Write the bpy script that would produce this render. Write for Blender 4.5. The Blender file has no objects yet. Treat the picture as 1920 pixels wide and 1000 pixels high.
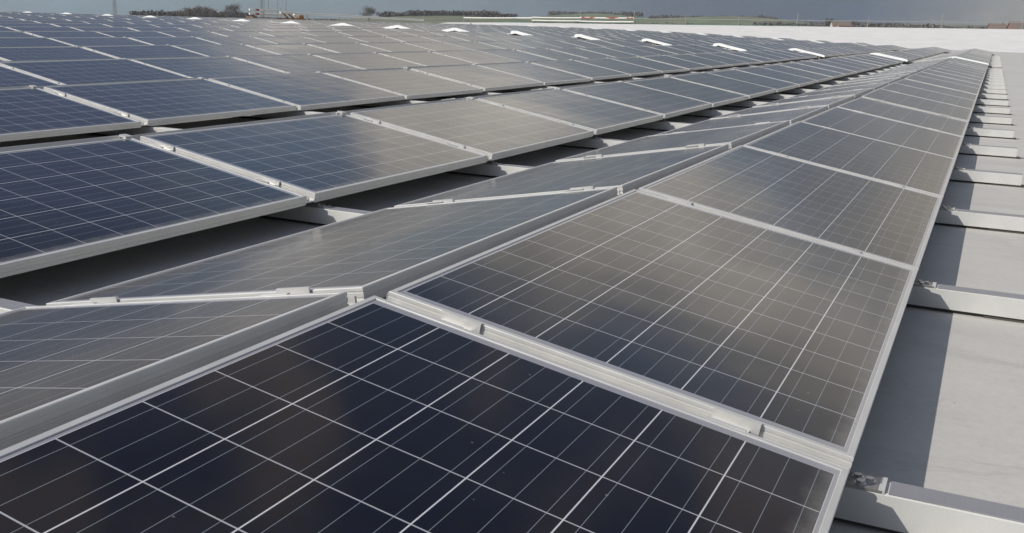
import bpy, math, random
from mathutils import Vector, Matrix, noise as mnoise
random.seed(7)
scene = bpy.context.scene
COL = scene.collection
rad = math.radians

# ------------------------------------------------------------------ dimensions (metres)
TILT = 0.1716            # slope of each panel
PW, PL = 0.992, 1.655    # panel: down the slope, along the row
PITCH = 1.7133           # joint to joint along a row
Y0 = 1.788               # first joint in view
RIDGE = 0.061            # slit between the two panels of a ridge
ROOF = -0.315            # roof skin below the ridge line
NROW = 18
ROWX = [0.0, -2.412] + [-2.412 - 2.625 * k for k in range(1, NROW - 1)]
JGAP = 19                # panels before the cross walkway (joint index)
CT, ST = math.cos(TILT), math.sin(TILT)
CAMPOS = Vector((1.1421, 0.0, 0.5696))

def lerp_table(x, tab):
    if x >= tab[0][0]: return tab[0][1]
    for (a, va), (b, vb) in zip(tab, tab[1:]):
        if x >= b:
            t = (a - x) / (a - b); t = t * t * (3 - 2 * t) * 0.4 + t * 0.6
            return va + (vb - va) * t
    return tab[-1][1]
T34 = [(-2.6, 0), (-5, .035), (-7.6, .08), (-10.2, .14), (-12.9, .185), (-15.5, .215), (-20.7, .25), (-30, .26), (-41, .24), (-45, .17), (-50, -.25), (-60, -.6)]
T72 = [(-2.6, 0), (-5, .01), (-7.6, .05), (-10.2, .10), (-13.7, .19), (-19, .30), (-24, .36), (-30, .38), (-41, .30), (-45, .2), (-50, -.25), (-60, -.6)]
def rise(x, y):
    """gentle fall of the roof: it climbs to the left and dips to the valley ahead"""
    a, b = lerp_table(x, T34), lerp_table(x, T72)
    if y <= 34: return a * max(0.0, y) / 34 if x > -45 else a
    t = min(1.0, (y - 34) / 38)
    z = a + (b - a) * t
    if y > 76: z *= max(0.0, 1 - (y - 76) / 14) if x > -46 else 1
    return z

# ------------------------------------------------------------------ node helpers
def new_mat(name):
    m = bpy.data.materials.new(name); m.use_nodes = True
    nt = m.node_tree; nt.nodes.clear()
    out = nt.nodes.new('ShaderNodeOutputMaterial')
    b = nt.nodes.new('ShaderNodeBsdfPrincipled')
    nt.links.new(b.outputs[0], out.inputs[0])
    return m, nt, b
class NG:
    def __init__(s, nt): s.nt = nt
    def n(s, t): return s.nt.nodes.new(t)
    def put(s, sock, v):
        if isinstance(v, (int, float)): sock.default_value = v
        elif isinstance(v, (tuple, list)): sock.default_value = tuple(v) + ((1,) if len(v) == 3 and len(sock.default_value) == 4 else ())
        else: s.nt.links.new(v, sock)
    def m(s, op, a, b=0.0, c=0.0):
        n = s.n('ShaderNodeMath'); n.operation = op
        for i, v in enumerate((a, b, c)): s.put(n.inputs[i], v)
        return n.outputs[0]
    def ss(s, x, a, b, lo=0.0, hi=1.0):
        n = s.n('ShaderNodeMapRange'); n.interpolation_type = 'SMOOTHSTEP'
        for i, v in enumerate((x, a, b, lo, hi)): s.put(n.inputs[i], v)
        return n.outputs[0]
    def lin(s, x, a, b, lo=0.0, hi=1.0):
        n = s.n('ShaderNodeMapRange')
        for i, v in enumerate((x, a, b, lo, hi)): s.put(n.inputs[i], v)
        return n.outputs[0]
    def mix(s, f, a, b, mode='MIX'):
        n = s.n('ShaderNodeMix'); n.data_type = 'RGBA'; n.blend_type = mode
        s.put(n.inputs[0], f); s.put(n.inputs[6], a); s.put(n.inputs[7], b)
        return n.outputs[2]
    def noise(s, vec, scale, detail=4, rough=.55, dist=0.0):
        n = s.n('ShaderNodeTexNoise')
        if vec is not None: s.nt.links.new(vec, n.inputs['Vector'])
        n.inputs['Scale'].default_value = scale; n.inputs['Detail'].default_value = detail
        n.inputs['Roughness'].default_value = rough; n.inputs['Distortion'].default_value = dist
        return n.outputs['Fac']
    def mapping(s, vec, sc=(1, 1, 1), loc=(0, 0, 0)):
        n = s.n('ShaderNodeMapping'); s.nt.links.new(vec, n.inputs[0])
        n.inputs['Scale'].default_value = sc; n.inputs['Location'].default_value = loc
        return n.outputs[0]
    def coord(s, kind='Object'):
        return s.n('ShaderNodeTexCoord').outputs[kind]
    def pos(s): return s.n('ShaderNodeNewGeometry').outputs['Position']
    def bump(s, h, strength, dist=.01):
        n = s.n('ShaderNodeBump'); n.inputs['Strength'].default_value = strength
        n.inputs['Distance'].default_value = dist; s.put(n.inputs['Height'], h)
        return n.outputs[0]
    def ramp(s, f, stops):
        n = s.n('ShaderNodeValToRGB'); cr = n.color_ramp
        while len(cr.elements) < len(stops): cr.elements.new(0.5)
        for e, (p, c) in zip(cr.elements, stops): e.position = p; e.color = tuple(c) + (1,)
        s.put(n.inputs[0], f); return n.outputs[0]

def simple(name, col, rough=.6, metal=0.0, var=.12, scale=8, bump=0.0):
    m, nt, b = new_mat(name); g = NG(nt)
    v = g.noise(g.coord(), scale, 5)
    f = g.lin(v, .3, .7, 1 - var, 1 + var)
    c = g.mix(1.0, col, f, 'MULTIPLY')
    g.put(b.inputs['Base Color'], c); b.inputs['Roughness'].default_value = rough
    b.inputs['Metallic'].default_value = metal
    if bump: g.put(b.inputs['Normal'], g.bump(g.noise(g.coord(), scale * 6, 4), bump))
    return m

# ------------------------------------------------------------------ materials
def mat_glass():
    m, nt, b = new_mat('solar_cells_under_glass'); g = NG(nt)
    uv = g.n('ShaderNodeUVMap').outputs[0]
    sep = g.n('ShaderNodeSeparateXYZ'); nt.links.new(uv, sep.inputs[0])
    u, v = sep.outputs[0], sep.outputs[1]
    info = g.n('ShaderNodeObjectInfo').outputs['Random']
    CS = .1585
    cu = g.m('DIVIDE', g.m('SUBTRACT', u, (PW - 6 * CS) / 2), CS)
    cv = g.m('DIVIDE', g.m('SUBTRACT', v, (PL - 10 * CS) / 2), CS)
    fu, fv = g.m('FRACT', cu), g.m('FRACT', cv)
    du = g.m('MULTIPLY', g.m('MINIMUM', fu, g.m('SUBTRACT', 1, fu)), CS)
    dv = g.m('MULTIPLY', g.m('MINIMUM', fv, g.m('SUBTRACT', 1, fv)), CS)
    colgap = g.m('LESS_THAN', du, .0013)
    rowgap = g.m('LESS_THAN', dv, .00145)
    f3 = g.m('FRACT', g.m('MULTIPLY', fu, 3))
    db = g.m('MULTIPLY', g.m('ABSOLUTE', g.m('SUBTRACT', f3, .5)), CS / 3)
    bus = g.m('LESS_THAN', db, .0006)
    inside = g.m('MULTIPLY', g.m('MULTIPLY', g.m('GREATER_THAN', cu, 0), g.m('LESS_THAN', cu, 6)),
                 g.m('MULTIPLY', g.m('GREATER_THAN', cv, 0), g.m('LESS_THAN', cv, 10)))
    # each cell a slightly different blue, plus crystal grain
    cell = g.n('ShaderNodeCombineXYZ')
    g.put(cell.inputs[0], g.m('FLOOR', cu)); g.put(cell.inputs[1], g.m('FLOOR', cv)); g.put(cell.inputs[2], g.m('MULTIPLY', info, 71))
    wn = g.n('ShaderNodeTexWhiteNoise'); nt.links.new(cell.outputs[0], wn.inputs['Vector'])
    vor = g.n('ShaderNodeTexVoronoi'); nt.links.new(g.mapping(uv, (1, 1.6, 1)), vor.inputs['Vector']); vor.inputs['Scale'].default_value = 70
    vs = g.n('ShaderNodeSeparateColor'); nt.links.new(vor.outputs['Color'], vs.inputs[0])
    cc = g.mix(wn.outputs[0], (.0034, .0036, .0068), (.0050, .0046, .0062))
    cc = g.mix(g.m('MULTIPLY', vs.outputs[0], .5), cc, (.0028, .0045, .0170))
    c = g.mix(g.m('MULTIPLY', bus, .75), cc, (.24, .28, .32))
    c = g.mix(g.m('MULTIPLY', rowgap, .9), c, (.46, .46, .50))
    c = g.mix(g.m('MULTIPLY', colgap, .95), c, (.62, .62, .66))
    c = g.mix(inside, (.30, .30, .33), c)
    # dust: a thin film everywhere, thicker along the low edge, with specks
    ob = g.mapping(uv, (1, 1, 1)); add = g.n('ShaderNodeVectorMath'); add.operation = 'ADD'
    nt.links.new(ob, add.inputs[0])
    off = g.n('ShaderNodeCombineXYZ'); g.put(off.inputs[0], g.m('MULTIPLY', info, 37)); g.put(off.inputs[1], g.m('MULTIPLY', info, 91))
    nt.links.new(off.outputs[0], add.inputs[1]); dv_ = add.outputs[0]
    big = g.noise(dv_, 2.2, 5, .6); fine = g.noise(dv_, 90, 3, .7)
    low = g.ss(g.m('ADD', u, g.m('MULTIPLY', g.m('SUBTRACT', g.noise(dv_, 14, 4), .5), .05)), PW - .065, PW - .008)
    film = g.m('ADD', g.m('MULTIPLY', g.ss(big, .40, .75), .014), g.m('MULTIPLY', g.m('MULTIPLY', low, g.m('ADD', g.noise(dv_, 300, 2, .8), .1)), .42))
    sp = g.n('ShaderNodeTexVoronoi'); nt.links.new(dv_, sp.inputs['Vector']); sp.inputs['Scale'].default_value = 26
    spc = g.n('ShaderNodeSeparateColor'); nt.links.new(sp.outputs['Color'], spc.inputs[0])
    speck = g.m('MULTIPLY', g.m('LESS_THAN', sp.outputs['Distance'], g.m('MULTIPLY', spc.outputs[1], .075)), g.m('GREATER_THAN', spc.outputs[0], .66))
    film = g.m('ADD', film, g.m('MULTIPLY', speck, .22))
    # a few bird marks
    bm_ = g.n('ShaderNodeTexVoronoi'); nt.links.new(g.mapping(dv_, (1, .5, 1)), bm_.inputs['Vector']); bm_.inputs['Scale'].default_value = 2.4
    bc = g.n('ShaderNodeSeparateColor'); nt.links.new(bm_.outputs['Color'], bc.inputs[0])
    bd = g.m('ADD', bm_.outputs['Distance'], g.m('MULTIPLY', g.m('SUBTRACT', fine, .5), .05))
    film = g.m('ADD', film, g.m('MULTIPLY', g.m('MULTIPLY', g.m('LESS_THAN', bd, .035), g.m('GREATER_THAN', bc.outputs[0], .88)), .5))
    film = g.m('ADD', film, .002)
    c = g.mix(film, c, (.50, .48, .44))
    g.put(b.inputs['Base Color'], c)
    g.put(b.inputs['Roughness'], g.m('ADD', g.lin(big, .3, .75, .085, .15), g.m('MULTIPLY', low, .12)))
    b.inputs['IOR'].default_value = 1.5
    b.inputs['Sheen Weight'].default_value = .11; b.inputs['Sheen Roughness'].default_value = .35; b.inputs['Sheen Tint'].default_value = (.9, .87, .83, 1)
    wav = g.noise(dv_, 1.3, 2)
    g.put(b.inputs['Normal'], g.bump(wav, .25, .02))
    return m

def mat_alu(name, col, rough, metal, streak=.10):
    m, nt, b = new_mat(name); g = NG(nt)
    oc = g.coord()
    st = g.noise(g.mapping(oc, (260, 2.0, 260)), 1.0, 3)
    bl = g.noise(oc, 7, 4)
    f = g.m('ADD', g.lin(st, .3, .7, 1 - streak, 1 + streak * .5), g.lin(bl, .3, .7, -.07, .05))
    g.put(b.inputs['Base Color'], g.mix(1, col, f, 'MULTIPLY'))
    g.put(b.inputs['Roughness'], g.lin(bl, .3, .7, rough - .06, rough + .08))
    b.inputs['Metallic'].default_value = metal
    return m

def mat_roof(name, col, seams=True):
    m, nt, b = new_mat(name); g = NG(nt); p = g.pos()
    big = g.noise(p, .55, 6, .6); mid = g.noise(g.mapping(p, (1, 2.2, 1)), 3.1, 6, .65); fine = g.noise(p, 55, 4, .7)
    wet = g.noise(g.mapping(p, (.7, 1.9, 1), (3, 8, 0)), 1.2, 5, .6, .6)
    f = g.m('ADD', g.lin(big, .3, .7, .93, 1.05), g.m('ADD', g.lin(mid, .3, .7, -.05, .04), g.lin(fine, .3, .7, -.05, .05)))
    c = g.mix(1, col, f, 'MULTIPLY')
    c = g.mix(g.ss(wet, .52, .74, 0, .30), c, (.33, .32, .29))
    ed = g.m('ABSOLUTE', g.m('SUBTRACT', wet, .56)); c = g.mix(g.ss(ed, .0, .012, .16, 0), c, (.22, .21, .19))
    drag = g.noise(g.mapping(p, (1.2, 14, 1), (2, 5, 0)), 2.0, 5, .7); c = g.mix(g.ss(drag, .62, .76, 0, .25), c, (.36, .35, .33))
    sc = g.n('ShaderNodeTexVoronoi'); nt.links.new(g.mapping(p, (1.4, .9, 1)), sc.inputs['Vector']); sc.inputs['Scale'].default_value = 11
    s2 = g.n('ShaderNodeSeparateColor'); nt.links.new(sc.outputs['Color'], s2.inputs[0])
    spot = g.m('MULTIPLY', g.m('LESS_THAN', g.m('ADD', sc.outputs['Distance'], g.m('MULTIPLY', fine, .1)), .11), g.m('GREATER_THAN', s2.outputs[0], .86))
    c = g.mix(g.m('MULTIPLY', spot, .28), c, (.2, .19, .17))
    if seams:
        sep = g.n('ShaderNodeSeparateXYZ'); nt.links.new(p, sep.inputs[0])
        fr = g.m('FRACT', g.m('DIVIDE', g.m('ADD', sep.outputs[1], g.m('ADD', g.m('MULTIPLY', fine, .006), .62)), PITCH * 1.0))
        seam = g.m('LESS_THAN', g.m('ABSOLUTE', g.m('SUBTRACT', fr, .5)), .0045)
        c = g.mix(g.m('MULTIPLY', seam, .35), c, (.17, .165, .155))
        fx = g.m('FRACT', g.m('DIVIDE', g.m('ADD', sep.outputs[0], 1.05), 3.1))
        seam2 = g.m('LESS_THAN', g.m('ABSOLUTE', g.m('SUBTRACT', fx, .5)), .002)
        c = g.mix(g.m('MULTIPLY', seam2, .35), c, (.17, .165, .155))
    g.put(b.inputs['Base Color'], c); b.inputs['Roughness'].default_value = .62
    g.put(b.inputs['Normal'], g.bump(g.m('ADD', g.m('MULTIPLY', mid, 2.0), fine), .22, .004))
    return m

M = {}
M['glass'] = mat_glass()
M['frame'] = mat_alu('anodised_frame', (.68, .675, .655), .38, .35, .015)
M['clamp'] = mat_alu('bright_clamp', (.70, .695, .675), .36, .35, .04)
M['back'] = simple('backsheet', (.6, .6, .6), .6)
M['rail'] = mat_alu('rail_body', (.61, .61, .59), .5, .1, .05)
M['railtop'] = mat_alu('grey_rail_top', (.40, .40, .425), .45, .55, .05)  # rail top, a darker grey than the body
M['steel'] = mat_alu('zinc_steel', (.42, .41, .39), .4, .8, .05)
M['bolt'] = mat_alu('bolt_steel', (.62, .61, .6), .28, .9, .02)
M['light_block'] = simple('grey_light_block', (.22, .22, .22), .7)
M['pad'] = simple('rubber_pad', (.07, .068, .06), .85)
M['roof'] = mat_roof('roof_membrane', (.535, .522, .492))
M['roof2'] = mat_roof('roof_membrane_sunlit', (.76, .75, .73), False)  # far bay: brightness of its sun-facing slope put into a lighter colour
M['plate'] = mat_alu('white_coated_plate', (.90, .92, .93), .5, 0.0, .02)
M['red'] = simple('red_paint', (.38, .05, .03), .5)
M['white'] = simple('white_paint', (.78, .77, .72), .5)
M['tube'] = simple('scaffold_tube', (.36, .36, .33), .5, .5)
M['board'] = simple('scaffold_board', (.38, .20, .09), .8)
M['net'] = simple('green_netting', (.10, .17, .13), .9)
M['mast'] = simple('mast_steel', (.22, .25, .28), .6, .3)
M['bark'] = simple('bark', (.11, .095, .085), .9)
M['twig'] = simple('winter_twigs', (.14, .12, .105), .95, 0, .35, .6)
M['twig_green'] = simple('evergreen', (.075, .09, .06), .95, 0, .35, .6)
M['hedge'] = simple('hedgerow', (.135, .12, .115), .95, 0, .4, .08)
M['brick'] = simple('brick', (.27, .17, .13), .85)
M['render_wall'] = simple('rendered_wall', (.55, .52, .46), .85)
M['tile'] = simple('roof_tile', (.20, .15, .13), .8)
M['pane'] = simple('window_pane', (.03, .035, .04), .15)
def mat_land(name, cols, scale):
    m, nt, b = new_mat(name); g = NG(nt); p = g.pos()
    v = g.n('ShaderNodeTexVoronoi'); nt.links.new(g.mapping(p, (1, 1, 0)), v.inputs['Vector']); v.inputs['Scale'].default_value = scale
    s = g.n('ShaderNodeSeparateColor'); nt.links.new(v.outputs['Color'], s.inputs[0])
    c = g.ramp(s.outputs[0], cols)
    nz = g.noise(p, .03, 6)
    c = g.mix(1, c, g.lin(nz, .3, .7, .75, 1.25), 'MULTIPLY')
    g.put(b.inputs['Base Color'], c); b.inputs['Roughness'].default_value = .95
    return m
M['land'] = mat_land('farm_fields', [(0, (.09, .11, .07)), (.3, (.12, .155, .085)), (.6, (.18, .15, .12)), (1, (.11, .125, .09))], .004)
M['hill'] = mat_land('hill_fields', [(0, (.10, .125, .075)), (.5, (.125, .16, .09)), (1, (.16, .16, .11))], .006)

# ------------------------------------------------------------------ mesh helpers
class MB:
    def __init__(s): s.v = []; s.f = []; s.mi = []; s.uv = []
    def quad(s, pts, mi=0, uv=None):
        i = len(s.v); s.v += [tuple(p) for p in pts]; s.f.append(tuple(range(i, i + len(pts)))); s.mi.append(mi)
        s.uv.append(uv or [(0, 0)] * len(pts))
    def box(s, lo, hi, mi=0, M4=None):
        x0, y0, z0 = lo; x1, y1, z1 = hi
        P = [Vector(q) for q in ((x0,y0,z0),(x1,y0,z0),(x1,y1,z0),(x0,y1,z0),(x0,y0,z1),(x1,y0,z1),(x1,y1,z1),(x0,y1,z1))]
        if M4 is not None: P = [M4 @ q for q in P]
        i = len(s.v); s.v += [tuple(q) for q in P]
        for f in ((0,3,2,1),(4,5,6,7),(0,1,5,4),(1,2,6,5),(2,3,7,6),(3,0,4,7)):
            s.f.append(tuple(i + k for k in f)); s.mi.append(mi); s.uv.append([(0, 0)] * 4)
    def tube(s, a, b, r, n=8, mi=0, r2=None):
        a, b = Vector(a), Vector(b); d = (b - a).normalized(); r2 = r if r2 is None else r2
        t = d.orthogonal().normalized(); w = d.cross(t)
        i = len(s.v)
        for p, rr in ((a, r), (b, r2)):
            for k in range(n):
                q = p + (t * math.cos(2 * math.pi * k / n) + w * math.sin(2 * math.pi * k / n)) * rr
                s.v.append(tuple(q))
        for k in range(n):
            l = (k + 1) % n
            s.f.append((i + k, i + l, i + n + l, i + n + k)); s.mi.append(mi); s.uv.append([(0, 0)] * 4)
        s.f.append(tuple(i + k for k in reversed(range(n)))); s.mi.append(mi); s.uv.append([(0, 0)] * n)
        s.f.append(tuple(i + n + k for k in range(n))); s.mi.append(mi); s.uv.append([(0, 0)] * n)
    def mesh(s, name, mats, smooth=False):
        me = bpy.data.meshes.new(name); me.from_pydata(s.v, [], s.f); 
        for m in (mats if isinstance(mats, (list, tuple)) else [mats]): me.materials.append(m)
        me.polygons.foreach_set('material_index', s.mi)
        if smooth: me.polygons.foreach_set('use_smooth', [True] * len(s.f))
        ul = me.uv_layers.new(name='UVMap'); flat = []
        for u in s.uv:
            for q in u: flat += [q[0], q[1]]
        ul.data.foreach_set('uv', flat); me.update(); return me
    def build(s, name, mats, parent=None, smooth=False):
        o = bpy.data.objects.new(name, s.mesh(name, mats, smooth)); COL.objects.link(o)
        if parent: o.parent = parent
        return o
def link(name, me, parent=None):
    o = bpy.data.objects.new(name, me); COL.objects.link(o)
    if parent: o.parent = parent
    return o
def tag(o, label=None, cat=None, group=None, kind=None):
    if label: o['label'] = label
    if cat: o['category'] = cat
    if group: o['group'] = group
    if kind: o['kind'] = kind
    return o
def empty(name, loc=(0, 0, 0)):
    o = bpy.data.objects.new(name, None); COL.objects.link(o); o.location = loc; o.empty_display_size = .1; return o
ORD = ['zeroth','first','second','third','fourth','fifth','sixth','seventh','eighth','ninth','tenth','eleventh','twelfth','thirteenth','fourteenth','fifteenth','sixteenth','seventeenth','eighteenth','nineteenth','twentieth','twenty-first','twenty-second','twenty-third','twenty-fourth','twenty-fifth','twenty-sixth','twenty-seventh','twenty-eighth','twenty-ninth','thirtieth']
ORD += ['thirty-' + ORD[k] for k in range(1, 10)] + ['fortieth'] + ['forty-' + ORD[k] for k in range(1, 10)]

# ------------------------------------------------------------------ camera
cam_d = bpy.data.cameras.new('camera'); cam = bpy.data.objects.new('camera', cam_d); COL.objects.link(cam)
F_PX = 1888.58; cam_d.sensor_fit = 'HORIZONTAL'; cam_d.sensor_width = 36; cam_d.lens = 36 * F_PX / 1920
cam_d.clip_start = .02; cam_d.clip_end = 12000
pitch, yaw, roll = .2374, .431, .0358
Fw = Vector((-math.sin(yaw) * math.cos(pitch), math.cos(yaw) * math.cos(pitch), -math.sin(pitch)))
Rv = Vector((math.cos(yaw), math.sin(yaw), 0)); Uv = Rv.cross(Fw)
R2 = math.cos(roll) * Rv + math.sin(roll) * Uv; U2 = -math.sin(roll) * Rv + math.cos(roll) * Uv
cam.matrix_world = Matrix(((R2.x, U2.x, -Fw.x, CAMPOS.x), (R2.y, U2.y, -Fw.y, CAMPOS.y), (R2.z, U2.z, -Fw.z, CAMPOS.z), (0, 0, 0, 1)))
scene.camera = cam
def project(P):
    d = P - CAMPOS; z = d.dot(Fw)
    if z < .05: return None
    return (960 + F_PX * d.dot(R2) / z, 500 - F_PX * d.dot(U2) / z)

# ------------------------------------------------------------------ panel meshes (local: x down the slope, y along the row, z out of the glass)
FH, LIP = .040, .0135
PROFILE = [(0, -FH), (0, -.0275), (.0016, -.0265), (.0016, -.0225), (0, -.0215), (0, -.0125), (.0010, -.0121), (.0010, -.0084), (0, -.0080),
           (0, -.0014), (.0014, 0), (LIP - .001, 0), (LIP, -.001), (LIP, -.006), (.003, -.006), (.003, -.0375), (.028, -.0375), (.028, -FH)]
def ring(mb, T=None, prof=PROFILE, mi=0):
    cs = [lambda d: (d, d), lambda d: (PW - d, d), lambda d: (PW - d, PL - d), lambda d: (d, PL - d)]
    n = len(prof)
    for k in range(4):
        a, b = cs[k], cs[(k + 1) % 4]
        for j in range(n):
            (d0, z0), (d1, z1) = prof[j], prof[(j + 1) % n]
            q = [(*a(d0), z0), (*b(d0), z0), (*b(d1), z1), (*a(d1), z1)]
            mb.quad([T @ Vector(p) for p in q] if T is not None else q, mi)
def glass_plate(mb, T=None, mi_top=0, mi_back=1):
    a, b, c, d = .012, PW - .012, .012, PL - .012
    top = [(a, c, -.0022), (b, c, -.0022), (b, d, -.0022), (a, d, -.0022)]
    bot = [(a, d, -.0075), (b, d, -.0075), (b, c, -.0075), (a, c, -.0075)]
    f = (lambda L: [T @ Vector(p) for p in L]) if T is not None else (lambda L: L)
    mb.quad(f(top), mi_top, [(p[0], p[1]) for p in top]); mb.quad(f(bot), mi_back)
frame_mb = MB(); ring(frame_mb); FRAME = frame_mb.mesh('frame', M['frame'])
g_mb = MB(); glass_plate(g_mb); GLASS = g_mb.mesh('glass', [M['glass'], M['back']])
GAP = PITCH - PL
def clamp_mesh():
    mb = MB(); h = .046                       # half length along the slope
    mb.box((-h, -GAP / 2 - .004, .0004), (h * .62, -GAP / 2 + .004, .0024))      # near flange
    mb.box((-h, -GAP / 2 + .004, -.020), (h * .62, -GAP / 2 + .0070, .0024))
    mb.box((-h, -GAP / 2 + .0070, -.020), (h * .62, GAP / 2 - .0070, -.0165))    # web
    mb.box((-h, GAP / 2 - .0070, -.020), (h, GAP / 2 - .004, .0030))
    mb.box((-h, GAP / 2 - .004, .0004), (h, GAP / 2 + .003, .0030))              # far flange
    mb.tube((0, 0, -.0165), (0, 0, -.010), .007, 6)
    return mb.mesh('clamp', M['clamp'])
def bolt_mesh(r=.0085, h=.008):
    mb = MB(); mb.tube((0, 0, 0), (0, 0, h), r, 6); mb.tube((0, 0, -.001), (0, 0, .0015), r * 1.5, 12); return mb.mesh('bolt', M['bolt'])
CLAMP = clamp_mesh(); BOLT = bolt_mesh()
# spacer channel lying in every joint (part of the panel beyond it)
sp = MB()
sp.box((.004, -GAP + .002, -.036), (PW - .001, -.002, -.030)); sp.box((.004, -GAP * .62, -.030), (PW - .006, -GAP * .50, -.013))
CHANNEL = sp.mesh('joint_channel', M['frame'])
tab = MB(); tab.box((-.022, -.02, -.002), (.016, .02, .0075)); tab.box((-.022, -.02, -.03), (-.019, .02, -.002)); TAB = tab.mesh('ridge_clip', M['clamp'])
sl = MB(); sl.box((-.006, .004, -.0385), (-.0006, PL - .004, -.0065)); LIGHT_BLOCK = sl.mesh('ridge_light_block', M['light_block'])  # added strip that soaks up sun bouncing across the ridge slit

def east_matrix(n, i, jitter=True):
    """panel i of row n that slopes to the right; its origin is the near corner of its ridge edge"""
    x = ROWX[n] + RIDGE / 2; y = Y0 + i * PITCH
    return panel_matrix(x, y, +1, n * 100 + i if jitter else None)
def west_matrix(n, i):
    x = ROWX[n] - RIDGE / 2; y = Y0 + i * PITCH - .010
    return panel_matrix(x, y, -1, 5000 + n * 100 + i)
def panel_matrix(x, y, side, seed):
    if y > 34.3: y += 1.55                      # cross walkway
    xl = x + side * PW * CT
    z0, z1 = rise(x, y), rise(x, y + PL); zl = rise(xl, y + PL / 2)
    rnd = random.Random(seed)
    a = (rnd.random() - .5) * .010; b = (rnd.random() - .5) * .009
    zm = rise(x, y + PL / 2)
    ex = Vector((side * CT, 0, -ST - (.013 if side < 0 else 0) + (zl - zm) * .8 + a * .6)).normalized()
    ey = Vector((0, 1, (z1 - z0) / PL + b)).normalized()
    if side > 0: org = Vector((x, y, z0))
    else: ey = -ey; org = Vector((x, y + PL, z1 + .006))
    ez = ex.cross(ey).normalized(); ey = ez.cross(ex).normalized()
    return Matrix(((ex.x, ey.x, ez.x, org.x), (ex.y, ey.y, ez.y, org.y), (ex.z, ey.z, ez.z, org.z), (0, 0, 0, 1)))
LAST = 40                                        # joints per row in all
def area_in_view(T):
    pts = [T @ Vector(p) for p in ((0, 0, 0), (PW, 0, 0), (PW, PL, 0), (0, PL, 0))]
    q = [project(p) for p in pts]
    if any(a is None for a in q): return 0.0, None
    nrm = T.to_3x3() @ Vector((0, 0, 1))
    s = nrm.dot((CAMPOS - pts[0]).normalized())
    ar = abs(sum(q[k][0] * q[(k + 1) % 4][1] - q[(k + 1) % 4][0] * q[k][1] for k in range(4))) / 2
    cx = sum(a[0] for a in q) / 4; cy = sum(a[1] for a in q) / 4
    xs = [a[0] for a in q]; ys = [a[1] for a in q]
    fr = max(0, min(1920, max(xs)) - max(0, min(xs))) / max(1e-6, max(xs) - min(xs)) * max(0, min(1000, max(ys)) - max(0, min(ys))) / max(1e-6, max(ys) - min(ys))
    return (ar * fr if s > 0 else 0.0), (cx, cy)
cands, hidden = [], []
for n in range(NROW):
    for i in range(-3, LAST):
        if n in (0, 1) and i == LAST - 1 and n == 1: pass
        T = east_matrix(n, i); a, c = area_in_view(T)
        if a > .6: cands.append((a, 'E', n, i, T, c))
        elif i > -3 or n < 3: hidden.append(('E', n, i, T))
        T = west_matrix(n, i); a, c = area_in_view(T)
        if n == 0 and a > .6: cands.append((a, 'W', n, i, T, c))
        elif n in (1, 2) and 0 <= i < 6: cands.append((1e3, 'W', n, i, T, c or (0, 0)))
        elif i > -2: hidden.append(('W', n, i, T))
cands.sort(key=lambda t: -t[0])
keep, rest = cands[:300], [c[1:5] for c in cands[300:]] + hidden
# position of each along its row, counted from the nearest panel in view
first = {}
for a, s, n, i, T, c in keep: first[(s, n)] = min(first.get((s, n), 999), i)
def look(c, n, s):
    x, y = c
    if s == 'W': return 'grey'
    if n == 0: return 'near-black blue' if y > 620 else ('brownish grey' if y > 330 else 'slate')
    if x < 620 and y > 40: return 'navy blue'
    return 'warm grey' if x < 1060 else 'slate'
made = []
for a, s, n, i, T, c in keep:
    root = empty('solar_panel'); root.matrix_world = T
    k = i - first[(s, n)] + 1
    if s == 'E':
        where = 'nearest row' if n == 0 else ORD[n + 1] + ' row from bare roof'
        lab = f'{look(c, n, s)} solar panel sloping right, {ORD[k]} from near end, {where}'
        grp = 'right sloping solar panels, ' + ('nearest row' if n == 0 else ORD[n + 1] + ' row')
    else:
        lab = f'grey solar panel sloping left, {ORD[k]} from near end, behind {"nearest" if n == 0 else ORD[n + 1]} ridge'
        grp = 'left sloping solar panels'
    tag(root, lab, 'solar panel', grp)
    link('frame', FRAME, root); link('glass', GLASS, root)
    if s == 'E' and n < 3: link('ridge_light_block', LIGHT_BLOCK, root)
    yj = -GAP / 2 if s == 'E' else PL + GAP / 2
    link('joint_channel', CHANNEL, root).location = (0, 0 if s == 'E' else PL + GAP, 0)
    rnd = random.Random(i * 31 + n)
    for fx in (.175, .775):
        o = link('clamp', CLAMP, root); o.location = (PW * fx + (rnd.random() - .5) * .03, yj, 0)
        if s == 'W': o.rotation_euler.z = math.pi; o.location.z = .0045
    if n > 0 and s == 'E':
        o = link('ridge_clip', TAB, root); o.location = (-.012, -.075, 0)
    made.append((s, n, i))
# all further panels of the array (too small or hidden to count)
mb = MB(); simple_prof = [(0, -FH), (0, -.001), (.001, 0), (LIP, 0), (LIP, -.004), (.004, -.006), (.02, -FH)]
for s, n, i, T in rest:
    ring(mb, T, simple_prof, 0); glass_plate(mb, T, 1, 2)
tag(mb.build('distant_solar_panels', [M['frame'], M['glass'], M['back']]), kind='stuff', label='countless small grey solar panels filling the far end of the array', cat='solar panels')

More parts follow.
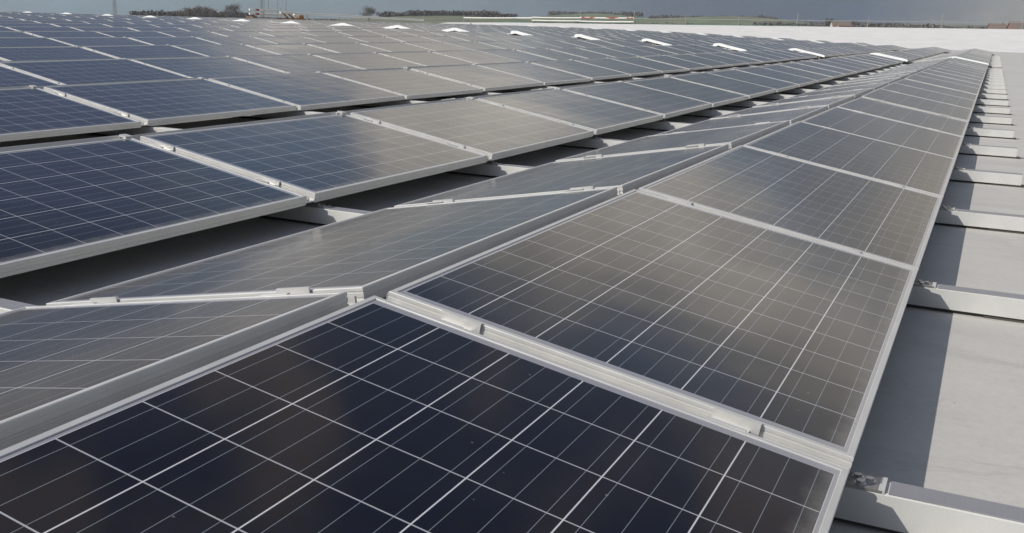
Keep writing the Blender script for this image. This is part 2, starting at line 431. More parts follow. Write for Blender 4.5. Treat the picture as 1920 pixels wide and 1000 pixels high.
# ------------------------------------------------------------------ mounting rails under the joints of the first rows
RT, RB, RWD = -.235, -.302, .062
def rail_body(x0, x1):
    mb = MB(); h = RWD / 2
    prof = [(-h, RB), (-h, RT - .004), (-h + .004, RT - .0008), (h - .004, RT - .0008), (h, RT - .004), (h, RB), (h - .003, RB), (h - .003, RT - .008), (-h + .003, RT - .008), (-h + .003, RB)]
    n = len(prof); secs = [(x1, 0), (-2.3, 0), (-3.3, .020), (x0, .026)]
    for (xa, da), (xb, db_) in zip(secs, secs[1:]):
        for j in range(n):
            (y0, z0), (y1, z1) = prof[j], prof[(j + 1) % n]
            mb.quad([(xb, y0, z0 + db_), (xa, y0, z0 + da), (xa, y1, z1 + da), (xb, y1, z1 + db_)])
    for x, fl in ((x0, 1), (x1, 0)):
        for a, b in ((0, 1), ):
            q = [(x, prof[j][0], prof[j][1] + (.026 if fl else 0)) for j in range(n)]
            mb.quad(q if not fl else q[::-1])
    return mb
RX0, RX1 = -5.15, 1.395
rb = rail_body(RX0, RX1).mesh('rail_body', M['rail'])
def strip_mesh(a, b):
    t_ = MB(); t_.box((a, -RWD / 2 + .002, RT - .0008), (b, RWD / 2 - .002, RT + .0012)); return t_.mesh('top_strip', M['railtop'])
TOPSTRIPS = [strip_mesh(1.072, RX1 - .002), strip_mesh(-1.385, -1.03)]
t_ = MB()
for x in [RX0 + .3 + .62 * k for k in range(10)] + [RX1 - .075]: t_.box((x - .10, -RWD / 2 + .006, ROOF), (x + .10, RWD / 2 - .006, RB))
t_.box((RX0, -RWD / 2 + .012, ROOF + .002), (RX1 - .01, RWD / 2 - .012, RB))
PADS = t_.mesh('rubber_pad', M['pad'])
t_ = MB()
t_.box((-.02, -RWD / 2 + .001, .0014), (.048, RWD / 2 - .001, .0052)); t_.box((-.02, -.012, .0052), (-.016, .012, .020))
t_.box((-.02, -RWD / 2 - .0015, -.002), (.055, -RWD / 2 + .001, .0052))
BRACKET = t_.mesh('bracket', M['steel'])
t_ = MB(); t_.box((.048, -RWD / 2 - .001, -.003), (.060, RWD / 2 + .001, .0070)); TONGUE = t_.mesh('bracket_end', M['clamp'])
def make_rail(j):
    y = Y0 + j * PITCH + (1.55 if j >= JGAP else 0) + .058
    r = empty('mounting_rail', (0, y, rise(.5, y)))
    link('rail_body', rb, r); [link('top_strip', q, r) for q in TOPSTRIPS]; link('rubber_pad', PADS, r)
    for x in (1.010, -1.418):
        b = link('bracket', BRACKET, r); b.location = (x, 0, RT)
        b.scale = (.55, .8, .6) if x < 0 else (.92, .95, .75)
        link('bracket_end', TONGUE, b)
        for bx, by in ((.004, .012), (.028, .004), (.012, -.016)):
            o = link('bolt', BOLT, b); o.location = (bx, by, .0052)
    return r
for j in range(-1, 34):
    if j == JGAP: continue
    r = make_rail(j)
    lab = (f'white mounting rail jutting onto bare roof below the {ORD[j + 1]} panel joint' if j >= 0 else 'white mounting rail under the near end of the nearest dark panel')
    if j >= 0 and j < 24: lab += ' from the near end'
    elif j >= 24: lab = f'tiny far white mounting rail, {ORD[j - 23]} beyond the cross walkway by the bare roof'
    if j == -1: tag(r, lab, 'mounting rail', 'white mounting rails under the joints')
    else: tag(r, lab, 'mounting rail', 'white mounting rails under the joints')
mb = MB()
for n in range(2, NROW):
    for i in range(-1, LAST + 1):
        y = Y0 + i * PITCH + (1.55 if i >= JGAP else 0) + .058
        if n < 3: x1 = RX0 - .01
        else: x1 = ROWX[n] + 1.25
        x0 = ROWX[n] - 1.3
        if x1 - x0 < .3: continue
        z = min(rise(x0, y), rise(x1, y), rise((x0 + x1) / 2, y))
        mb.box((x0, y - .03, ROOF + z - .05), (x1, y + .03, RT + z))
tag(mb.build('hidden_mounting_rails', M['rail']), kind='stuff', label='white mounting rails hidden beneath the far rows of panels', cat='mounting rails')

# ------------------------------------------------------------------ white end plates across the rows at the cross walkway and the far end
def end_plate(n, y, h, label, group):
    x = ROWX[n] + RIDGE / 2; z = rise(x, y); z2 = rise(x + PW * CT, y)
    o = empty('end_plate', (x, y, z))
    mb = MB(); dz = z2 - z
    def strip(a, b, h0, h1, t):
        xa, xb = a * PW * CT, b * PW * CT; za, zb = -a * PW * ST + a * dz, -b * PW * ST + b * dz
        mb.v += [(xa, 0, za - .05), (xb, 0, zb - .05), (xb, 0, zb + h1), (xa, 0, za + h0), (xa, t, za - .05), (xb, t, zb - .05), (xb, t, zb + h1), (xa, t, za + h0)]
        i = len(mb.v) - 8
        for f in ((0,1,2,3),(7,6,5,4),(3,2,6,7),(1,5,6,2),(0,3,7,4),(0,4,5,1)): mb.f.append(tuple(i + k for k in f)); mb.mi.append(0); mb.uv.append([(0, 0)] * 4)
    ks = [0, .08, .16, .5, .93, 1.0]; hs = [h * .9, h, h * .85, h * .8, h * .75, h * .3]
    for k in range(5): strip(ks[k], ks[k + 1], hs[k], hs[k + 1], .03)
    for k in range(5 if n >= 7 else 2): 
        i0 = len(mb.v); strip(ks[k], ks[k + 1], hs[k] if k else h * .9, hs[k + 1], .028)
        for q in range(i0, len(mb.v)): p = mb.v[q]; mb.v[q] = (-p[0] - RIDGE, p[1], p[2])
        for q in range(len(mb.f) - 6, len(mb.f)): mb.f[q] = tuple(reversed(mb.f[q]))
    mb.box((-RIDGE, 0, -.04), (0, .026, h * .85))
    mb.build('plate', M['plate'], o)
    f = MB(); xa = .3 * PW * CT; f.box((xa - .02, .031, -.3 * PW * ST - .25), (xa + .02, .05, -.3 * PW * ST - .02)); f.box((PW * .8 - .02, .031, -.17 - .13), (PW * .8 + .02, .05, -.15)); f.build('plate_foot', M['steel'], o)
    tag(o, label, 'end plate', group)
YW = Y0 + JGAP * PITCH + 1.45
for n in range(0, 17):
    end_plate(n, YW, 0.014 if n == 0 else (.030 if n < 3 else (.050 if n < 5 else (.068 if n < 10 else .055))),
              f'white end plate at the cross walkway in the {"nearest" if n == 0 else ORD[n + 1]} row from bare roof', 'white end plates along the cross walkway')
YE = Y0 + LAST * PITCH + 1.62
for n in range(4, 14):
    end_plate(n, YE, .065, f'small white end plate at the far end of the {ORD[n + 1]} row from bare roof', 'white end plates at the far end')
mb = MB()
for n in range(3, NROW):
    for i in range(LAST + 1, LAST + 4):
        T = east_matrix(n, i); ring(mb, T, simple_prof, 0); glass_plate(mb, T, 1, 2)
tag(mb.build('last_solar_panels', [M['frame'], M['glass'], M['back']]), kind='stuff', label='thin dark line of solar panels beyond the far end plates', cat='solar panels')

# ------------------------------------------------------------------ roof (one sheet following the falls)
mb = MB()
xs = [-56, -53, -50, -48, -46, -45, -43, -41, -38, -34, -30, -27, -24, -21.5, -19, -16.5, -14, -12, -10, -8.5, -7, -5.5, -4, -2.5, 1.5, 6, 12, 25, 60]
ys = [-14, -6, 0, 4, 8, 12, 16, 20, 25, 30, 34, 38, 44, 50, 56, 62, 68, 72, 76, 79, 82, 86, 90]
idx = {}
for a, x in enumerate(xs):
    for b, y in enumerate(ys):
        idx[a, b] = len(mb.v); mb.v.append((x, y, ROOF + rise(x, y) - (0 if x > -2.6 else .008)))
for a in range(len(xs) - 1):
    for b in range(len(ys) - 1):
        mb.f.append((idx[a, b], idx[a + 1, b], idx[a + 1, b + 1], idx[a, b + 1])); mb.mi.append(0); mb.uv.append([(0, 0)] * 4)
tag(mb.build('roof', M['roof'], smooth=True), kind='structure')
# the next bay of the roof climbing from the valley to its ridge
RY = 108.0
def ridge_z(x): return .57 + max(0, (x + 50) * .0198) if x > -50 else .57 + (x + 50) * .03
mb = MB(); xs2 = [-58, -54, -50, -44, -38, -30, -22, -14, -6, 0, 6, 14, 30, 70]; prev = None
for k in range(len(xs2) - 1):
    for t in range(8):
        def P(x, u): return (x, 88 + (RY - 88) * u, (ROOF + rise(x, 88)) * (1 - u) + ridge_z(x) * u - .01 * math.sin(u * 3.14))
        mb.quad([P(xs2[k], t / 8), P(xs2[k + 1], t / 8), P(xs2[k + 1], (t + 1) / 8), P(xs2[k], (t + 1) / 8)])
    a, b = xs2[k], xs2[k + 1]
    mb.quad([(a, RY, ridge_z(a)), (b, RY, ridge_z(b)), (b, RY + 30, ridge_z(b) - 1.6), (a, RY + 30, ridge_z(a) - 1.6)])
tag(mb.build('far_roof', M['roof2']), kind='structure')

# ------------------------------------------------------------------ guardrails and scaffold at the roof edge
def az_of(x):
    d = Fw + R2 * ((x - 960) / F_PX) - U2 * ((8 + .0358 * x - 500) / F_PX)
    return math.atan2(-d.x, d.y)
g1 = empty('guardrail', (-20, RY + .4, ridge_z(-20)))
inv = Matrix.Translation(-Vector(g1.location))
def gpart(mb, name, mat, root):
    o = mb.build(name, mat, root); o.data.transform(Matrix.Translation(-Vector(root.location))); return o
GX = [-56.1, -47.3, -41.4, -35.1, -29.3, -23.6, -17.6, -10.7, -3.9, 3.1, 10.1]
GH = [.9, .75, 1.45, 1.55, 1.05, .85, 1.3, .95, 1.35, 1.05, 1.1]
for x, h in zip(GX, GH):
    mb = MB(); z = ridge_z(x); mb.box((x - .09, RY + .3, z - .05), (x + .09, RY + .5, z + .02)); mb.tube((x, RY + .4, z), (x + .02, RY + .4, z + h), .032, 8)
    mb.tube((x, RY + .4, z + h * .55), (x + .12, RY + .9, z), .02, 6)
    gpart(mb, 'post', M['tube'], g1)
def rails(xa, xb, hh, r, mat, name, root, n=6):
    mb = MB()
    for k in range(n):
        a = xa + (xb - xa) * k / n; b = xa + (xb - xa) * (k + 1) / n
        sag = .03 * math.sin(math.pi * k / n); sag2 = .03 * math.sin(math.pi * (k + 1) / n)
        mb.tube((a, RY + .36, ridge_z(a) + hh - sag), (b, RY + .36, ridge_z(b) + hh - sag2), r, 6)
    return gpart(mb, name, mat, root)
for a, b in zip(GX[3:], GX[4:]): rails(a, b, .62, .028, M['tube'], 'rail', g1)
for hh in (.62, .30): rails(GX[1], GX[2], hh, .06, M['white'], 'rail', g1)
rails(GX[0], GX[1], .55, .065, M['white'], 'rail', g1)
for hh in (.66, .26): rails(GX[2], GX[3], hh, .065, M['white'], 'rail', g1)
for a, b in ((-41.2, -39.6), (-38.3, -36.9), (-35.9, -35.2)): rails(a, b, .66, .069, M['red'], 'red_sleeve', g1, 2)
mb = MB()
for k in range(30):
    a = -52 + 37 * k / 30; b = -52 + 37 * (k + 1) / 30
    mb.box((a, RY + .55, ridge_z(a) - .1), (b, RY + .57, ridge_z(a) + .10 + .03 * math.sin(k * 1.7)))
gpart(mb, 'debris_netting', M['net'], g1)
tag(g1, 'guardrail of thin posts with red and white rails along the far white roof edge', 'guardrail')
# left-hand run
LX = -50.0
g2 = empty('guardrail', (LX, 80, -.55))
def lz(y): return -.55
for y, h, r in ((69.5, 1.15, .03), (74, 1.2, .03), (80.6, 1.1, .03), (88.4, 1.5, .035), (98.4, 1.45, .04)):
    mb = MB(); mb.box((LX - .1, y - .1, -.6), (LX + .1, y + .1, -.5)); mb.tube((LX, y, -.55), (LX, y, -.55 + h), r, 8); gpart(mb, 'post', M['tube'], g2)
for ya, yb, z0, z1, r, mt in ((66, 73, .72, .66, .075, 'white'), (73, 88.4, .66, .50, .085, 'white'), (88.4, 98.4, .45, .58, .045, 'tube'), (60, 66, .2, .2, .03, 'tube')):
    mb = MB(); mb.tube((LX, ya, z0), (LX, yb, z1), r, 8); gpart(mb, 'rail', M[mt], g2)
mb = MB(); mb.tube((LX + .05, 98.4, -.3), (LX + .05, 98.4, .35), .16, 10, r2=.05); gpart(mb, 'post_sleeve', M['board'], g2)
tag(g2, 'guardrail with a long white tube receding along the left roof edge', 'guardrail')
# scaffold stair tower
sx, sy = -50.6, 64.0
sc = empty('scaffold_tower', (sx, sy, -.6))
for dx, dy, h in ((0, -.9, 1.5), (.2, .5, 2.25), (-.1, 1.4, 2.3), (.1, 2.3, 2.9), (.3, 3.1, 2.6), (-.9, 3.9, 1.7)):
    mb = MB(); mb.tube((sx + dx, sy + dy, -.6), (sx + dx + .03, sy + dy, -.6 + h), .028, 8); gpart(mb, 'post', M['tube'], sc)
for z in (.84, .54): 
    mb = MB(); mb.tube((sx, sy - .95, z), (sx + .1, sy + 2.85, z - .01), .075, 8); gpart(mb, 'rail', M['white'], sc)
    mb = MB(); mb.tube((sx + .01, sy - .35, z), (sx + .03, sy + .1, z), .079, 8); gpart(mb, 'red_sleeve', M['red'], sc)
for k in range(3):
    mb = MB(); mb.tube((sx + .1, sy + 2.9 + .75 * k, .72 - .06 * k), (sx + .1, sy + 4.1 + .75 * k, .02), .075, 8); gpart(mb, 'brace', M['board'] if k < 2 else M['white'], sc)
mb = MB(); mb.box((sx - .4, sy - .9, .26), (sx + .3, sy + 2.8, .31)); mb.box((sx - .4, sy + 2.8, .2), (sx + .3, sy + 5.6, .30)); gpart(mb, 'deck_board', M['board'], sc)
mb = MB(); mb.box((sx - .2, sy + 5.0, .30), (sx + .2, sy + 5.6, .56)); gpart(mb, 'board_stack', M['board'], sc)
tag(sc, 'scaffold stair tower with orange braces and tall tubes at the left roof edge', 'scaffold')

# ------------------------------------------------------------------ the land beyond
GA, GB, GZ = .0215, .0155, -9.5
def gz(x, y): return GZ + GA * x + GB * y
mb = MB(); N = 50; S = 3600
idx = {}
for a in range(N + 1):
    for b in range(N + 1):
        x = -S + 2 * S * a / N; y = -S + 2 * S * b / N
        idx[a, b] = len(mb.v); mb.v.append((x, y, gz(x, y) + (mnoise.noise(Vector((x, y, 0)) * .0016)) * 1.5))
for a in range(N):
    for b in range(N): mb.f.append((idx[a, b], idx[a + 1, b], idx[a + 1, b + 1], idx[a, b + 1])); mb.mi.append(0); mb.uv.append([(0, 0)] * 4)
tag(mb.build('ground', M['land'], smooth=True), kind='structure')
def polar(px, D):
    a = az_of(px); return Vector((CAMPOS.x - math.sin(a) * D, math.cos(a) * D, 0))
def hill(px, D, wpx, h, depth):
    c = polar(px, D); a = az_of(px); t = Vector((math.cos(a), math.sin(a), 0)); r = Vector((-math.sin(a), math.cos(a), 0))
    w = wpx * D / F_PX / 2; mb = MB(); nx, ny = 26, 12; ix = {}
    for i in range(nx + 1):
        for j in range(ny + 1):
            u = -1 + 2 * i / nx; v = -1 + 2 * j / ny
            p = c + t * (u * w) + r * (v * depth)
            e = max(0, math.cos(u * math.pi / 2)) ** .7 * max(0, math.cos(v * math.pi / 2))
            hh = h * e * (1 + .25 * mnoise.noise(p * .006))
            ix[i, j] = len(mb.v); mb.v.append((p.x, p.y, gz(p.x, p.y) - 2 + hh * 1.0 + 0))
    for i in range(nx):
        for j in range(ny): mb.f.append((ix[i, j], ix[i + 1, j], ix[i + 1, j + 1], ix[i, j + 1])); mb.mi.append(0); mb.uv.append([(0, 0)] * 4)
    tag(mb.build('hill', M['hill'], smooth=True), kind='structure')
    return c, t, w
HILLS = [(830, 1500, 460, 15, 180), (1110, 2300, 300, 22, 250), (1330, 2000, 420, 17, 220), (20, 900, 200, 14, 120)]
hl = [hill(*h) for h in HILLS]
def hedge(name, p0, p1, h, n, z0, z1, thick=6.0):
    mb = MB(); rnd = random.Random(int(p0.x * 7 + n))
    for k in range(n):
        u = rnd.random(); p = p0.lerp(p1, u); env = (.55 + .45 * mnoise.noise(Vector((u * 23, n * .37, 0)))) * (.7 + .5 * mnoise.noise(Vector((u * 90, 5, 0))))
        hh = h * max(.15, env) * rnd.random(); z = z0 + (z1 - z0) * u + hh
        q = Vector((p.x + rnd.uniform(-thick, thick), p.y + rnd.uniform(-thick, thick), z)); s = rnd.uniform(.35, 1.0) * h * .14
        a = rnd.uniform(0, 6.28); d1 = Vector((math.cos(a), math.sin(a), rnd.uniform(-.4, .4))) * s; d2 = Vector((rnd.uniform(-.4, .4), rnd.uniform(-.4, .4), 1)) * s
        mb.quad([q - d1 - d2, q + d1 - d2, q + d1 + d2, q - d1 + d2])
    tag(mb.build(name, M['hedge']), kind='stuff', label='dark bare hedgerow and woodland along the distant fields', cat='hedgerow')
def hedge_px(x0, x1, D, h, n, up=0):
    a, b = polar(x0, D), polar(x1, D); hedge('hedgerow', a, b, h, n, gz(a.x, a.y) + up, gz(b.x, b.y) + up)
hedge_px(255, 470, 1230, 9, 6000, 8)
hedge_px(0, 240, 1400, 9, 2600)
hedge_px(450, 720, 1500, 10, 2600)
hedge_px(715, 960, 1490, 10, 7500, 10)
hedge_px(770, 930, 1470, 8, 3500, 14)
hedge_px(1030, 1200, 2350, 15, 2600, 16)
hedge_px(1220, 1450, 2050, 13, 5000, 9)
hedge_px(930, 1300, 1500, 7, 2600)
hedge_px(1420, 1760, 1300, 11, 5500)
hedge_px(1650, 1960, 1000, 9, 5500)
hedge_px(1300, 1700, 2100, 12, 4500)
# bare trees
def tree_meshes(seed, mat, H, spread):
    rnd = random.Random(seed); tr = MB(); cr = MB()
    tr.tube((0, 0, -1), (0, 0, H * .45), H * .022, 7, r2=H * .013)
    tips = []
    for k in range(9):
        a = rnd.uniform(0, 6.28); z = H * rnd.uniform(.25, .5); e = Vector((math.cos(a) * spread * rnd.uniform(.35, .8), math.sin(a) * spread * rnd.uniform(.35, .8), H * rnd.uniform(.6, .95)))
        tr.tube((0, 0, z), e, H * .010, 5, r2=H * .003); tips.append(e)
        for q in range(3):
            e2 = e + Vector((rnd.uniform(-1, 1), rnd.uniform(-1, 1), rnd.uniform(.0, .7))) * spread * .35
            m_ = Vector((0, 0, z)).lerp(e, rnd.uniform(.4, .9)); tr.tube(m_, e2, H * .005, 4, r2=H * .0015); tips.append(e2)
    for k in range(1900):
        t = rnd.choice(tips); q = t + Vector((rnd.gauss(0, .22), rnd.gauss(0, .22), rnd.gauss(0, .18))) * spread
        s = rnd.uniform(.08, .26) * H / 16
        d1 = Vector((rnd.uniform(-1, 1), rnd.uniform(-1, 1), rnd.uniform(-.6, .6))).normalized() * s; d2 = Vector((rnd.uniform(-.3, .3), rnd.uniform(-.3, .3), 1)).normalized() * s * 1.3
        cr.quad([q - d1 - d2, q + d1 - d2, q + d1 + d2, q - d1 + d2])
    return tr.mesh('trunk', M['bark']), cr.mesh('crown', mat)
TM = [tree_meshes(3, M['twig'], 17, 6.5), tree_meshes(4, M['twig'], 15, 5.0), tree_meshes(5, M['twig_green'], 13, 3.4), tree_meshes(9, M['twig'], 19, 8.0)]
CL1 = 'bare brown tree in the clump on the skyline left of the scaffold'
TREES = [(348, 0, 1.0, CL1), (357, 1, 1.05, CL1), (366, 0, 1.1, CL1), (375, 1, 1.1, CL1), (383, 3, .85, CL1), (392, 0, 1.05, CL1), (338, 1, .8, CL1),
         (402, 2, .8, 'dark green conifer between the bare clump and the rounded tree'), (411, 2, .75, 'small dark evergreen just left of the rounded skyline tree'),
         (438, 3, 1.05, 'broad rounded bare tree on the skyline just left of the scaffold'), (428, 1, .95, 'slim bare tree touching the left side of the rounded skyline tree'),
         (318, 1, .65, 'low bare tree at the left end of the skyline clump'), (268, 2, .5, 'small dark evergreen right of the tall mast'), (280, 2, .55, 'second small dark evergreen right of the tall mast'),
         (692, 3, 1.0, 'lone round tree on the skyline above the white guardrail tube'), (1552, 1, .8, 'bare tree behind the small houses beyond the white roof'), (1600, 0, .6, 'low tree right of the small houses beyond the white roof')]
for px, k, s, lab in TREES:
    D = 1150 + (px % 7) * 12; p = polar(px, D)
    t = empty('tree', (p.x, p.y, gz(p.x, p.y) - .3)); t.scale = (s, s, s); t.rotation_euler.z = px * 1.3
    link('trunk', TM[k][0], t); link('crown', TM[k][1], t)
    tag(t, lab, 'tree', 'bare trees in the skyline clump' if lab is CL1 else 'distant skyline trees')
# lattice masts
def mast(px, D, H, w, label):
    p = polar(px, D); r = empty('lattice_mast', (p.x, p.y, gz(p.x, p.y))); mb = MB(); br = MB()
    cs = [(-1, -1), (1, -1), (1, 1), (-1, 1)]
    for cx, cy in cs: mb.tube((cx * w, cy * w, 0), (cx * w * .45, cy * w * .45, H), w * .13, 6)
    nb = 16
    for k in range(nb):
        f0, f1 = k / nb, (k + 1) / nb; w0, w1 = w * (1 - .55 * f0), w * (1 - .55 * f1)
        for q in range(4):
            a, b = cs[q], cs[(q + 1) % 4]
            br.tube((a[0] * w0, a[1] * w0, H * f0), (b[0] * w1, b[1] * w1, H * f1), w * .06, 4)
            br.tube((a[0] * w1, a[1] * w1, H * f1), (b[0] * w1, b[1] * w1, H * f1), w * .06, 4)
    mb.build('leg', M['mast'], r); br.build('bracing', M['mast'], r)
    tag(r, label, 'mast', 'lattice masts on the skyline')
mast(215, 1300, 44, 1.6, 'tall thin lattice mast rising alone on the left skyline')
mast(491, 1500, 50, 1.5, 'tall thin lattice mast behind the scaffold tower')
# houses
def house(px, D, w, d, h, label, mat):
    p = polar(px, D); r = empty('house', (p.x, p.y, gz(p.x, p.y))); a = az_of(px); r.rotation_euler.z = a + .3
    mb = MB(); mb.box((-w / 2, -d / 2, -1), (w / 2, d / 2, h)); 
    mb.quad([(-w / 2, -d / 2, h), (-w / 2, d / 2, h), (-w / 2, 0, h + d * .45)]); mb.quad([(w / 2, d / 2, h), (w / 2, -d / 2, h), (w / 2, 0, h + d * .45)]); mb.build('wall', M[mat], r)
    rf = MB(); o = .4; z = h + d * .45 + .1
    for sgn in (-1, 1):
        rf.quad([(-w / 2 - o, sgn * (d / 2 + o), h - .2), (w / 2 + o, sgn * (d / 2 + o), h - .2), (w / 2 + o, 0, z), (-w / 2 - o, 0, z)])
    rfo = rf.build('roof', M['tile'], r); c = MB(); c.box((w * .28, -.4, z - .9), (w * .28 + .8, .4, z + 1.1)); c.build('chimney', M['brick'], rfo)
    for k in range(3):
        for zz in (1.0, 3.6):
            if zz + 1.2 > h: continue
            wn = MB(); x = -w * .33 + k * w * .33; wn.box((x - .5, -d / 2 - .05, zz), (x + .5, -d / 2 + .02, zz + 1.2)); wn.build('window', M['pane'], r)
    tag(r, label, 'house', 'small distant houses')
house(1580, 1000, 11, 8, 5.4, 'small brick house on the skyline right of the tall bare post', 'brick')
house(1566, 1020, 9, 8, 5.2, 'small pale house left of the brick skyline house', 'render_wall')
house(1866, 760, 10, 8, 5.2, 'brick house on the skyline beside the last guard post', 'brick')
house(1914, 560, 12, 9, 6.0, 'red brick house at the far right end of the white roof', 'brick')

# ------------------------------------------------------------------ thin air haze over the land
mh = bpy.data.materials.new('haze'); mh.use_nodes = True; hn = mh.node_tree; hn.nodes.clear()
ho = hn.nodes.new('ShaderNodeOutputMaterial'); hv = hn.nodes.new('ShaderNodeVolumePrincipled')
hv.inputs['Color'].default_value = (.80, .86, .92, 1); hv.inputs['Density'].default_value = .0001; hv.inputs['Anisotropy'].default_value = 0.0
hn.links.new(hv.outputs[0], ho.inputs['Volume'])
hb = MB(); zs = 3600 * (GA + GB); hb.box((-3620, -3620, GZ - zs - 4), (3620, 3620, GZ + zs + 60))
tag(hb.build('haze', mh), kind='stuff', label='thin pale haze in the air over the land', cat='haze')

# ------------------------------------------------------------------ sky and sun
SUN = Vector((-.50, -.58, .62)).normalized()
w = bpy.data.worlds.new('World'); scene.world = w; w.use_nodes = True
nt = w.node_tree; nt.nodes.clear(); g = NG(nt)
out = g.n('ShaderNodeOutputWorld')
sky = g.n('ShaderNodeTexSky'); sky.sky_type = 'NISHITA'; sky.sun_disc = False
sky.sun_elevation = math.asin(SUN.z); sky.sun_rotation = math.atan2(SUN.x, SUN.y); sky.air_density = 1.0; sky.dust_density = 1.2; sky.ozone_density = 1.5
bg1 = g.n('ShaderNodeBackground'); nt.links.new(sky.outputs[0], bg1.inputs[0]); bg1.inputs[1].default_value = .115
dirv = g.coord('Generated')
sep = g.n('ShaderNodeSeparateXYZ'); nt.links.new(dirv, sep.inputs[0])
X, Y, Z = sep.outputs
az0 = g.m('MULTIPLY', g.m('ARCTAN2', g.m('MULTIPLY', X, -1), Y), 57.2958)
el0 = g.m('MULTIPLY', g.m('ARCSINE', Z), 57.2958)
n1 = g.noise(dirv, 5.5, 6, .58); n2 = g.noise(g.mapping(dirv, (1, 1, 1), (4.2, 1.7, 8)), 5.0, 6, .58)
az = g.m('ADD', az0, g.m('MULTIPLY', g.m('SUBTRACT', n1, .5), 16))
el = g.m('ADD', el0, g.m('MULTIPLY', g.m('SUBTRACT', n2, .5), 8))
lo = g.m('SUBTRACT', 13.2, g.m('MULTIPLY', g.m('MAXIMUM', g.m('MINIMUM', az, 40), -10), .15))
hi = g.m('SUBTRACT', 22.5, g.ss(az, 22, 31, 0, 7))
up = g.ss(g.m('SUBTRACT', el, lo), -2.2, 2.2)
band = g.m('MULTIPLY', up, g.m('MULTIPLY', g.m('SUBTRACT', 1, g.ss(g.m('SUBTRACT', el, hi), -1.6, 1.4)), g.m('SUBTRACT', 1, g.ss(az, 38, 43.5))))
band = g.m('MULTIPLY', band, g.ss(az0, -60, -30))
n3 = g.noise(g.mapping(dirv, (1, 1, 2.2)), 4.2, 7, .6)
warm = g.mix(g.ss(n3, .33, .68), (.58, .545, .495), (1.12, 1.03, .91))
# slate storm cloud low down
slate = g.ramp(g.lin(az, -60, 60), [(0, (.12, .14, .165)), (.36, (.14, .16, .185)), (.415, (.36, .35, .32)), (.48, (.30, .295, .28)), (.515, (.18, .20, .23)), (.56, (.088, .122, .185)), (.625, (.10, .137, .19)), (.72, (.17, .215, .25)), (.84, (.195, .26, .30)), (.915, (.21, .29, .345)), (1, (.25, .29, .34))])
slate = g.mix(1, slate, g.lin(g.noise(g.mapping(dirv, (1, 1, 3)), 4.6, 6, .6), .32, .68, .80, 1.22), 'MULTIPLY')
slate = g.mix(1, slate, g.mix(g.ss(el0, 2.2, 5.5), (1, 1, 1), (1.50, 1.38, 1.24)), 'MULTIPLY')
lowl = g.m('MULTIPLY', g.ss(az, 30, 40), g.ss(el0, .7, 2.4))
slate = g.mix(lowl, slate, g.mix(g.ss(g.noise(dirv, 9, 4), .4, .65), (.29, .262, .25), (.54, .48, .43)))
slate = g.mix(g.m('MAXIMUM', g.ss(az0, 75, 110), g.ss(az0, -40, -75)), slate, (.125, .145, .17))
storm = g.m('SUBTRACT', 1, up)
storm = g.m('MULTIPLY', storm, g.m('SUBTRACT', 1, g.m('MULTIPLY', g.ss(az, 36, 42), g.ss(el0, 7.5, 12))))
# broken cloud over the rest of the sky
zz = g.m('MAXIMUM', Z, .12)
pl = g.n('ShaderNodeCombineXYZ'); g.put(pl.inputs[0], g.m('DIVIDE', X, zz)); g.put(pl.inputs[1], g.m('DIVIDE', Y, zz))
n4 = g.noise(pl.outputs[0], .8, 7, .58)
front = g.m('MULTIPLY', g.ss(az0, -20, -5), g.m('MULTIPLY', g.m('SUBTRACT', 1, g.ss(az0, 60, 80)), g.m('SUBTRACT', 1, g.ss(el0, 38, 55))))
th = g.m('ADD', .47, g.m('MULTIPLY', front, .05))
brk = g.m('MULTIPLY', g.ss(g.m('SUBTRACT', n4, th), -.03, .10), g.ss(el0, 10, 16))
brkc = g.mix(g.ss(n3, .3, .7), (.13, .14, .16), (.36, .355, .35))
dim = g.m('MULTIPLY', front, g.ss(el0, 22, 26))
patch = g.ss(g.noise(g.mapping(dirv, (1, 1, 1), (.6, 0, 2.1)), 7.0, 4, .5), .47, .64)
brkc = g.mix(dim, brkc, g.mix(patch, (.028, .050, .118), (.40, .31, .24)))
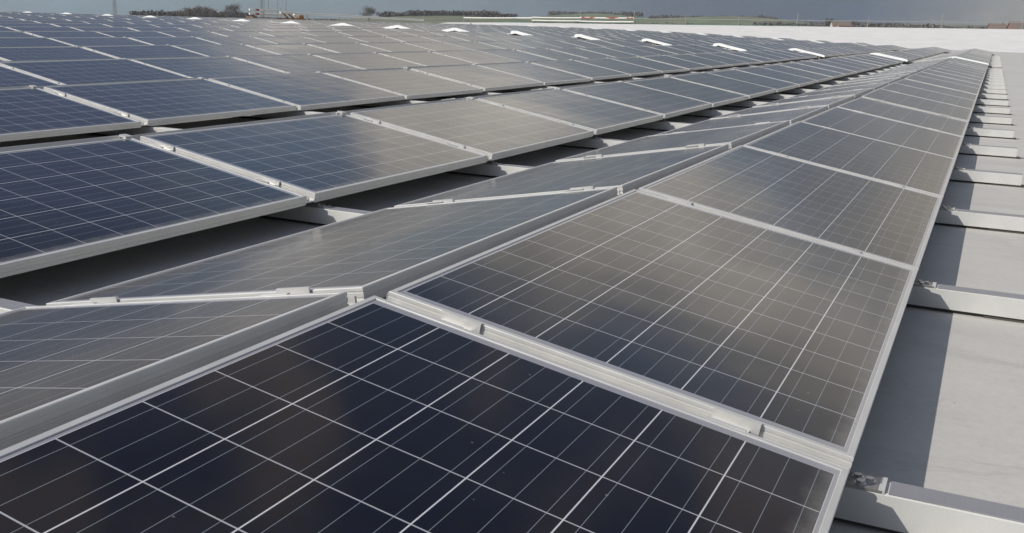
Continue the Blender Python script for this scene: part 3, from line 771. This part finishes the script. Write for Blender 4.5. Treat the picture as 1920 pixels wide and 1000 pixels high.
clear = g.m('MULTIPLY', g.m('MULTIPLY', g.ss(az, 36, 43), g.m('SUBTRACT', 1, g.ss(az, 62, 75))), g.m('SUBTRACT', 1, g.ss(el0, 25, 31)))
brk = g.m('MULTIPLY', brk, g.m('SUBTRACT', 1, clear))
deep = g.m('MULTIPLY', g.m('MULTIPLY', clear, g.ss(el0, 14, 18)), .62)
brkc = g.mix(clear, brkc, (.055, .085, .215)); brk = g.m('MAXIMUM', brk, deep)
brk = g.m('MAXIMUM', brk, g.m('MULTIPLY', dim, .86))
cl = g.mix(band, brkc, warm); 
mask = g.m('MAXIMUM', g.m('MULTIPLY', brk, .85), band)
veil = g.m('MULTIPLY', g.m('MULTIPLY', g.ss(az, 36, 42), g.m('SUBTRACT', 1, g.ss(el0, 14, 22))), g.ss(n3, .25, .7, .25, .6))
cl = g.mix(g.m('MULTIPLY', veil, g.m('SUBTRACT', 1, mask)), cl, (.33, .31, .325)); mask = g.m('MAXIMUM', mask, veil)
cl = g.mix(storm, cl, slate); mask = g.m('MAXIMUM', mask, storm)
bg2 = g.n('ShaderNodeBackground'); g.put(bg2.inputs[0], cl); bg2.inputs[1].default_value = 1.0
mx = g.n('ShaderNodeMixShader'); g.put(mx.inputs[0], mask); nt.links.new(bg1.outputs[0], mx.inputs[1]); nt.links.new(bg2.outputs[0], mx.inputs[2])
nt.links.new(mx.outputs[0], out.inputs[0])
sd = bpy.data.lights.new('sun', 'SUN'); sd.energy = 3.7; sd.angle = rad(.55); sd.color = (1.0, .95, .87)
so = bpy.data.objects.new('sun', sd); COL.objects.link(so); so.rotation_euler = (-SUN).to_track_quat('-Z', 'Y').to_euler(); so.location = (0, -10, 30)

# ------------------------------------------------------------------ view
vs = scene.view_settings; vs.view_transform = 'Standard'; vs.look = 'None'; vs.exposure = 0; vs.gamma = 1; vs.use_curve_mapping = False
scene.render.engine = 'CYCLES'; scene.cycles.use_denoising = True; scene.cycles.max_bounces = 6
scene.render.filter_size = 1.4
